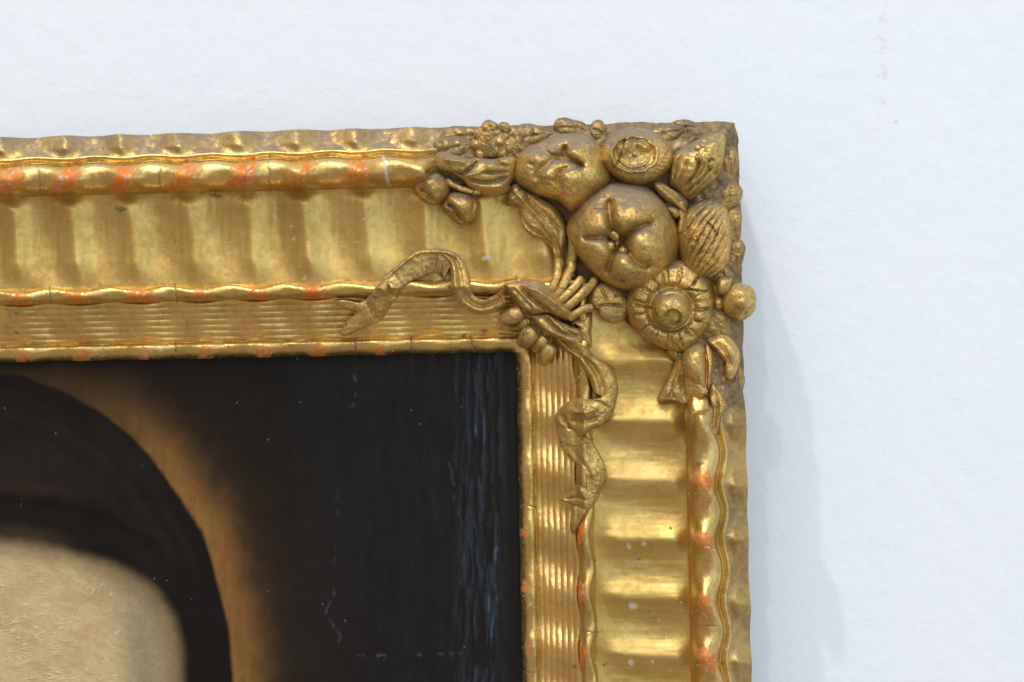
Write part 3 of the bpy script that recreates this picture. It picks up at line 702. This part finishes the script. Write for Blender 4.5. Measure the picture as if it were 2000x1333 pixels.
relief('pointed_leaf', R6([(640, 920), (690, 890), (760, 960), (800, 1090), (872, 1185), (835, 1232), (750, 1252), (690, 1300), (640, 1278), (580, 1270), (512, 1276), (486, 1246), (520, 1180),
    (560, 1110), (600, 1030)]), 8, 12, frame, conform=1.0, a=4, n=(150, 40), seed=22, skirt=30, fl=[rg(R6, [(660, 940), (640, 1080), (540, 1250)], 4, 5), cr(R6, [(690, 1050), (680, 1150), (700, 1260)], 4, 6),
    cr(R6, [(600, 1120), (590, 1200), (620, 1260)], 4, 4), rg(R6, [(500, 1255), (600, 1262), (690, 1285)], 3, 4)])
relief('drooping_leaf', R6([(860, 800), (920, 770), (985, 752), (1055, 790), (1108, 880), (1116, 960), (1092, 1040), (1062, 1100), (1024, 1112), (1000, 1062), (1008, 990), (960, 930), (915, 870)]),
    186, 28, frame, a=2.6, n=(140, 42), seed=23, skirt=40, center=R6([(1035, 905)])[0], fl=[cr(R6, [(930, 820), (1010, 900), (1050, 1010)], 4, 6), bp(R6, 1060, 880, 14, 5), cr(R6, [(1000, 770), (1080, 860), (1090, 960)], 3, 4)])
relief('narrow_leaf', R7([(1600, 178), (1640, 225), (1705, 335), (1690, 385), (1660, 450), (1630, 560), (1590, 660), (1575, 560), (1590, 430), (1590, 330), (1572, 250)]), 190, 20, frame, a=3,
    n=(130, 30), seed=24, skirt=34, fl=[cr(R7, [(1615, 220), (1640, 330), (1610, 560)], 3, 6)])
relief('leaf_lump', R7([(1430, 300), (1470, 262), (1530, 262), (1580, 300), (1598, 400), (1585, 490), (1575, 590), (1540, 640), (1500, 590), (1450, 560), (1410, 500), (1405, 400)]), 186, 36, frame,
    mat=BEAD, n=(140, 44), seed=25, skirt=34, fl=[cr(R7, [(1530, 400), (1560, 480), (1520, 600)], 5, 8), bp(R7, 1560, 590, 8, -6)])

# stems gathered into the knot
st = [[(1500, 950, 196), (1530, 1080, 198), (1535, 1250, 196), (1500, 1430, 192), (1440, 1530, 190)]]
stems = [R3([(1530, 960, 200), (1535, 1100, 200), (1520, 1280, 196), (1500, 1400, 192)]) + R5([(655, 250, 196), (610, 350, 198), (555, 455, 200), (480, 530, 196)]),
         R5([(540, 40, 186), (545, 200, 190), (535, 320, 194), (500, 420, 196), (440, 500, 194)]),
         R5([(745, 335, 196), (680, 415, 200), (600, 495, 202), (520, 570, 196)]),
         R5([(805, 395, 196), (730, 475, 200), (650, 550, 202), (560, 620, 196)]),
         R5([(850, 340, 196), (790, 430, 198), (700, 520, 198), (600, 600, 194)]),
         R5([(830, 585, 192), (755, 600, 198), (690, 635, 198), (620, 680, 192)])]
for i, q in enumerate(stems):
    tube('stem', q, [11, 11, 10.5, 10, 9, 9, 8, 8][:len(q)] if i == 0 else 8.5, frame, seed=i)
for i, (c, q, r) in enumerate(((1, [(250, 620, 172), (180, 655, 172), (90, 690, 158)], [15, 17, 13]), (2, [(310, 680, 170), (265, 720, 168), (225, 755, 156)], [9, 11, 9]),
                     (3, [(350, 760, 176), (300, 820, 174), (240, 890, 156)], [13, 18, 13]), (4, [(450, 830, 172), (400, 875, 168), (345, 930, 150)], [10, 13, 10]),
                     (5, [(500, 890, 172), (455, 960, 168), (405, 1045, 148)], [12, 15, 11]))):
    tube('cut_stem', R5(q), r, frame, seed=20 + i)

# knot wraps
relief('knot_wrap', R5([(95, 400), (160, 378), (250, 362), (380, 358), (480, 420), (580, 525), (655, 610), (668, 660), (620, 690), (530, 660), (450, 632), (330, 642), (225, 565), (150, 480)]),
    186, 30, frame, a=2.4, n=(160, 48), seed=30, skirt=36, center=R5([(400, 520)])[0], fl=[cr(R5, [(230, 420), (330, 520), (420, 580), (480, 640)], 4.5, 11), cr(R5, [(160, 420), (260, 520), (330, 600)], 4, 5),
    rg(R5, [(250, 400), (400, 470), (560, 580), (640, 650)], 7, 6)])
relief('knot_wrap', R5([(318, 650), (400, 640), (460, 640), (545, 690), (640, 735), (720, 770), (745, 840), (735, 905), (660, 895), (560, 845), (440, 805), (370, 730)]), 180, 28, frame,
    a=2.4, n=(150, 44), seed=31, skirt=36, fl=[cr(R5, [(440, 650), (510, 740), (580, 800), (690, 820)], 4, 10), rg(R5, [(360, 690), (450, 770), (600, 830)], 6, 5), cr(R5, [(570, 720), (640, 790), (720, 830)], 3, 5)])
relief('knot_side', R5([(640, 690), (720, 650), (805, 610), (822, 680), (815, 790), (818, 900), (775, 925), (730, 900), (700, 800), (690, 730)]), 166, 26, frame, a=2.6, n=(110, 36), seed=32, skirt=34)
# right ribbon: falls down beside the flutes
strip('ribbon_fold', R5([(480, 830), (560, 905), (660, 985), (700, 1030), (760, 1110), (800, 1180), (830, 1270)]), R5([(730, 880), (790, 930), (860, 1000), (950, 1060), (1010, 1150), (1030, 1260), (1010, 1380)]),
      frame, lift=([20, 18, 14, 12], [22, 14, 10, 8]), bulge=[8, 10, 12, 12], waves=((0.42, 0.10, [-6, -9, -9, -6]), (0.2, 0.1, 4)), seed=1)
relief('ribbon_fold', R9([(65, 632), (90, 580), (140, 540), (190, 516), (280, 522), (345, 500), (395, 470), (412, 520), (400, 590), (350, 668), (282, 690), (240, 722), (200, 742), (130, 702), (80, 664)]),
    10, 20, frame, conform=1.0, a=3, center=R9([(240, 615)])[0], n=(160, 46), seed=34, skirt=30, fl=[rg(R9, [(160, 590), (230, 600), (310, 575)], 5, 7), cr(R9, [(100, 600), (140, 680), (200, 735)], 5, 9),
    cr(R9, [(150, 640), (230, 650), (320, 625)], 6, 7), cr(R9, [(285, 520), (340, 545), (395, 575)], 1.6, 4)])
strip('ribbon_fold', R9([(66, 640), (85, 730), (112, 810), (165, 865), (205, 905), (238, 960), (248, 1035)]), R9([(235, 735), (285, 770), (325, 835), (354, 900), (358, 950), (345, 1000), (318, 1062)]),
      frame, lift=([12, 9, 9, 12], [10, 10, 10, 9]), bulge=[8, 8, 12, 10], waves=((0.3, 0.12, [4, 0, -6, -4]), (0.75, 0.1, [0, -4, 4, 2])), seed=2)
relief('ribbon_tail', R9([(96, 1092), (150, 1052), (205, 1005), (248, 1025), (322, 1050), (292, 1120), (242, 1162), (190, 1132), (142, 1108)]), 8, 11, frame, conform=1.0, a=3.5, n=(130, 36), seed=35, skirt=26,
    fl=[cr(R9, [(120, 1090), (190, 1080), (260, 1100)], 4, 5), rg(R9, [(205, 1020), (235, 1080), (240, 1150)], 5, 4)])
relief('ribbon_tail', R9([(178, 1120), (250, 1140), (225, 1200), (196, 1260), (172, 1285), (154, 1250), (160, 1180)]), 5, 15, frame, conform=1.0, a=3, n=(100, 30), seed=36, skirt=24)
# left ribbon: arches over the middle bead and ends in a swallow tail
strip('ribbon_arch', RL([(1210, 205), (1310, 300), (1335, 430), (1330, 560), (1375, 690), (1500, 805), (1650, 862), (1820, 838), (1935, 785)]),
      RL([(1370, 178), (1470, 270), (1535, 420), (1555, 560), (1600, 650), (1690, 690), (1770, 662), (1850, 610), (1900, 540)]), frame,
      lift=([12, 14, 18, 14, 12], [8, 8, 10, 12, 16]), bulge=[8, 10, 10, 9, 10], waves=((0.55, 0.12, [-7, -6, -6, -9, -6]), (0.25, 0.12, [3, 5, 4, 4, 3])), seed=3)
strip('ribbon_arch', RL([(1395, 195), (1300, 162), (1150, 148), (1000, 158), (900, 208), (800, 288), (690, 376), (600, 455)]), RL([(1262, 470), (1200, 405), (1090, 425), (990, 465), (910, 500), (850, 545), (800, 610), (760, 660)]),
      frame, lift=([16, 16, 14, 12], [3, 3, 4, 8]), bulge=[4, 4, 5, 8], waves=((0.10, 0.07, [6, 7, 6, 3]),), seed=4)
relief('ribbon_tail', RL([(85, 715), (180, 700), (300, 728), (410, 690), (470, 600), (570, 510), (660, 420), (705, 440), (705, 580), (770, 650), (700, 740), (620, 880), (540, 948), (400, 1000), (250, 1070),
    (160, 1092), (138, 1050), (200, 925), (292, 850), (200, 808), (105, 770)]), 9, 12, frame, conform=1.0, a=4, center=RL([(490, 780)])[0], n=(200, 48), seed=37, skirt=28, fl=[
    cr(RL, [(430, 720), (490, 830), (540, 930)], 4, 7), cr(RL, [(690, 470), (680, 600), (740, 670)], 3.5, 9), rg(RL, [(620, 560), (600, 720), (560, 850)], 9, 6), bp(RL, 330, 780, 12, 4)])

# ------------------------------------------------------------------ painting in the frame
def paint_mat():
    n = NT('old_oil_paint')
    c = n.attr('paint', True); sk = n.attr('impasto'); st_ = n.attr('ridges')
    f = n.noise(0.10, 5, 0.6); g = n.noise(0.02, 4)
    base = n.mix(n.ramp(f, 0.3, 0.7, 0.0, 0.25), c, n.mix(0.5, c, (0.0, 0.0, 0.0)))
    sp = n.ramp(n.voro(0.03), 0.035, 0.06, 1.0, 0.0)
    sp = n.math('MULTIPLY', sp, n.ramp(n.noise(0.02, 2), 0.50, 0.56, 0.0, 0.8))
    base = n.mix(sp, base, (0.16, 0.16, 0.16))
    def lines(rot, sx, sz, dist, seed_off, w):
        mp = n.t.nodes.new('ShaderNodeMapping'); mp.inputs['Rotation'].default_value = (0, rot, 0); mp.inputs['Scale'].default_value = (sx, 0.01, sz)
        mp.inputs['Location'].default_value = (seed_off, 0, seed_off * 0.7)
        vr = n.t.nodes.new('ShaderNodeVectorRotate'); vr.rotation_type = 'Y_AXIS'; vr.inputs['Angle'].default_value = rot
        n.t.links.new(n.co, vr.inputs['Vector']); mp.inputs['Rotation'].default_value = (0, 0, 0)
        n.t.links.new(vr.outputs[0], mp.inputs['Vector'])
        q = n.noise(1.0, 2, 0.5, mp.outputs[0], dist)
        return n.ramp(n.math('ABSOLUTE', n.math('SUBTRACT', q, 0.5)), 0.0, w, 1.0, 0.0)
    px = n.sep(0)
    lf = n.ramp(n.math('ADD', px, n.math('MULTIPLY', n.sep(2), 0.5)), -1190.0, -1050.0)
    l1 = n.math('MULTIPLY', lines(0.1, 0.018, 0.085, 0.6, 3.0, 0.06), n.math('SUBTRACT', 1.0, lf))
    l2 = n.math('MULTIPLY', lines(0.95, 0.024, 0.09, 0.7, 9.0, 0.06), lf)
    gate = n.ramp(n.noise(0.04, 3), 0.44, 0.62)
    hs = n.math('MULTIPLY', n.math('MULTIPLY', n.math('ADD', l1, l2), gate), sk)
    base = n.mix(n.math('MULTIPLY', hs, 0.38), base, (0.76, 0.67, 0.46))
    bp_ = n.bump(hs, 1.5, 0.7)
    weave = n.noise(1.0, 2, 0.5, n.scaled(0.03, 0.1, 0.35))
    bp_ = n.bump(weave, 0.6, 0.3, bp_)
    bp_ = n.bump(f, 0.6, 0.35, bp_)
    return n.done(base, n.ramp(g, 0.3, 0.7, 0.30, 0.42), 0.0, bp_, 0.21)
def srgb(r, g, b):
    c = np.array([r, g, b]) / 255.0
    return np.where(c <= 0.04045, c / 12.92, ((c + 0.055) / 1.055) ** 2.4)
xs = np.concatenate([np.arange(-430, -20, 14.0), np.arange(-20, 1046, 2.8)])
ys = np.concatenate([np.arange(655, 1345, 2.8), np.arange(1345, 1800, 14.0)])
X, Y = np.meshgrid(xs, ys)
wx = X + 10 * (fbm(X / 60, Y / 60, 101, 3) - 0.5); wy = Y + 10 * (fbm(X / 60, Y / 60, 103, 3) - 0.5)
hat = catmull([(-430, 830), (-200, 760), (0, 733), (70, 745), (130, 768), (200, 808), (260, 855), (300, 898), (340, 958), (385, 1018), (408, 1080), (427, 1150), (446, 1230), (454, 1300), (456, 1420), (440, 1800)], per=5)
brow = catmull([(-430, 1110), (-200, 1065), (0, 1052), (60, 1056), (130, 1070), (190, 1086), (250, 1106), (290, 1134), (322, 1172), (346, 1212), (360, 1262), (366, 1335), (362, 1500), (330, 1800)], per=5)
def side(line, x, y):
    d, _ = polydist(x, y, line)
    poly = np.vstack([line, [(-430, 1800)]])
    inside = np.zeros(x.shape, bool)
    j = len(poly) - 1
    for i in range(len(poly)):
        xi, yi = poly[i]; xj, yj = poly[j]
        c = ((yi > y) != (yj > y)) & (x < (xj - xi) * (y - yi) / (yj - yi + 1e-12) + xi)
        inside ^= c; j = i
    return np.where(inside, -d, d)
dh = side(hat, wx, wy); db = side(brow, wx, wy)
N1 = fbm(X / 45, Y / 45, 111, 4); N2 = fbm(X / 16, Y / 90, 115, 3)
def mixc(a, b, t): return a * (1 - t[..., None]) + b * t[..., None]
one = np.ones(X.shape + (3,))
black = one * srgb(17, 15, 15); halo = one * srgb(138, 98, 52); hatc = one * srgb(16, 13, 14)
stroke = fbm((X + 0.35 * Y) / 40, (Y - 0.35 * X) / 9, 161, 3); stroke2 = fbm(X / 7, Y / 46, 165, 3)
hn = dh + 38 * (N1 - 0.5) + 26 * (stroke2 - 0.5)
hal = (0.72 * np.exp(-np.maximum(hn - 18, 0) ** 2 / (2 * 32.0 ** 2)) + 0.28 * np.exp(-np.maximum(hn, 0) / 75.0)) * sm(700, 800, Y + 0.22 * X) * (0.45 + 0.55 * sm(60, 330, X)) * (0.68 + 0.4 * N1 + 0.6 * (stroke2 - 0.5))
hal = hal * (0.35 + 0.65 * sm(715, 900, Y + 0.05 * X))
col = mixc(black, halo, np.clip(hal, 0, 1))
col = mixc(col, one * srgb(64, 46, 26), 0.6 * sm(170, 40, dh) * sm(690, 745, Y) * (1 - sm(60, 420, X)) * (0.6 + 0.8 * stroke2))
col = mixc(col, one * srgb(30, 30, 33), 0.45 * sm(520, 640, X) * (0.5 + 0.8 * N2))
# bluish window glare on varnish ridges beside the sight edge, painted in as streaks
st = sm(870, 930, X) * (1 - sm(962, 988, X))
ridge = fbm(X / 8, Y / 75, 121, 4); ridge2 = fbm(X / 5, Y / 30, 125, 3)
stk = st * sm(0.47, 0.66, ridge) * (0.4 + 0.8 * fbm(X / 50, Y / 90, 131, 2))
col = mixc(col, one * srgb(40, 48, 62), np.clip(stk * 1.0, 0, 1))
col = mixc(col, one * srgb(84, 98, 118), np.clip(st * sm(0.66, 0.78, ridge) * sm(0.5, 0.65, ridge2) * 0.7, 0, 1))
for pl, k in (([(693, 735), (696, 765), (688, 800)], 0.5), ([(655, 1150), (640, 1200), (664, 1245), (650, 1270)], 0.35), ([(655, 960), (660, 1020), (655, 1100)], 0.12),
              ([(695, 1281), (712, 1282)], 0.4), ([(735, 1280), (752, 1280)], 0.55), ([(812, 1279), (824, 1279)], 0.45), ([(850, 1278), (862, 1278)], 0.35), ([(876, 1276), (900, 1277)], 0.5), ([(880, 905), (890, 960), (886, 985)], 0.3)):
    d, _ = polydist(X + 14 * (fbm(X / 20, Y / 20, 143, 3) - 0.5), Y + 5 * (fbm(X / 14, Y / 14, 145, 2) - 0.5), np.array(pl, float))
    col = mixc(col, one * srgb(120, 122, 128), np.clip((1 - sm(0.5, 4.0, d)) * 0.5 * k * sm(0.42, 0.66, fbm(X / 9, Y / 9, 141, 2)), 0, 1))
inhat = 1 - sm(-5, 5, dh)
hc = mixc(hatc, one * srgb(40, 31, 27), 0.75 * np.exp(-(((X - 40) / 130) ** 2 + ((Y - 925) / 75) ** 2)) * (0.6 + 0.8 * N1))
hc = mixc(hc, one * srgb(34, 29, 27), 0.6 * np.exp(-((dh + 22) / 14) ** 2) * sm(150, 260, X) * (1 - sm(260, 360, X)))
hc = mixc(hc, one * srgb(70, 56, 40), 0.6 * sm(40, 8, db) * (1 - sm(40, 200, X)))
for d0, w_, k_, c_ in ((-75, 16, 0.45, (42, 34, 29)), (-120, 22, 0.4, (42, 31, 29)), (-40, 10, 0.3, (40, 34, 32))):
    hc = mixc(hc, one * srgb(*c_), k_ * np.exp(-((dh - d0 + 14 * (N1 - 0.5)) / w_) ** 2) * (1 - sm(1030, 1180, Y)) * (0.3 + 1.2 * stroke))
bandl = np.array([(-430, 1000), (-100, 975), (0, 972), (110, 985), (210, 1012), (290, 1060)], float)
bd, _ = polydist(X, Y, bandl)
hc = mixc(hc, one * srgb(8, 7, 8), 0.8 * np.exp(-(bd / 12) ** 2))
hc = mixc(hc, one * srgb(52, 38, 31), 0.5 * np.exp(-((bd - 26) / 12) ** 2) * (Y < 975) * (1 - sm(60, 230, X)))
col = mixc(col, hc, inhat)
skin = mixc(one * srgb(202, 179, 138), one * srgb(192, 163, 121), sm(0.35, 0.7, 0.5 * N1 + 0.5 * stroke))
skin = mixc(skin, one * srgb(150, 130, 98), sm(-150, -20, db) * 0.9 * sm(110, 260, X))
skin = mixc(skin, one * srgb(126, 124, 102), 0.65 * np.exp(-((X - 272 - 0.05 * (Y - 1200)) / 36) ** 2) * sm(1130, 1260, Y))
skin = mixc(skin, one * srgb(112, 92, 66), sm(-60, 0, db) * 0.8)
insk = 1 - sm(-20, 10, db + 8 * (N1 - 0.5))
col = mixc(col, skin, insk)
imp = insk * sm(-25, -60, db) * (1 - 0.75 * sm(200, 290, X))
H = H_PAINT + st * (4.6 * sm(0.40, 0.75, ridge) + 1.2 * ridge2) + 0.9 * (fbm(X / 30, Y / 50, 151, 3) - 0.5) + sm(600, 900, X) * 1.4 * fbm(X / 14, Y / 90, 155, 3)
co = P(X, Y, H)
# a closed panel: painted front, wooden back
lo = co.copy(); lo[..., 1] = -(H_PAINT - 30) * S
nv = X.size; m = X.shape[1]
ff = gridfaces(*X.shape)[:, ::-1]; fb = gridfaces(*X.shape)[::997, ::1]
idx = np.arange(nv).reshape(X.shape)
ring = np.concatenate([idx[0], idx[1:, -1], idx[-1, -2::-1], idx[-2:0:-1, 0]])
rows = np.concatenate([co.reshape(-1, 3), lo.reshape(-1, 3)[ring]])
rn = np.roll(np.arange(len(ring)), -1)
sides = np.stack([ring, ring[rn], nv + rn, nv + np.arange(len(ring))], -1)
ext = np.zeros(len(ring))
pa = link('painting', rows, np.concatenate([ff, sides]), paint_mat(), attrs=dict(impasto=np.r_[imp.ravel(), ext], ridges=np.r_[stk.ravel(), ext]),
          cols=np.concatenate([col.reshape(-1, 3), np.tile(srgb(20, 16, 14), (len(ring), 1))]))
tag(pa, 'dark old oil painting of a pale forehead under a black hat, inside the frame', 'painting')
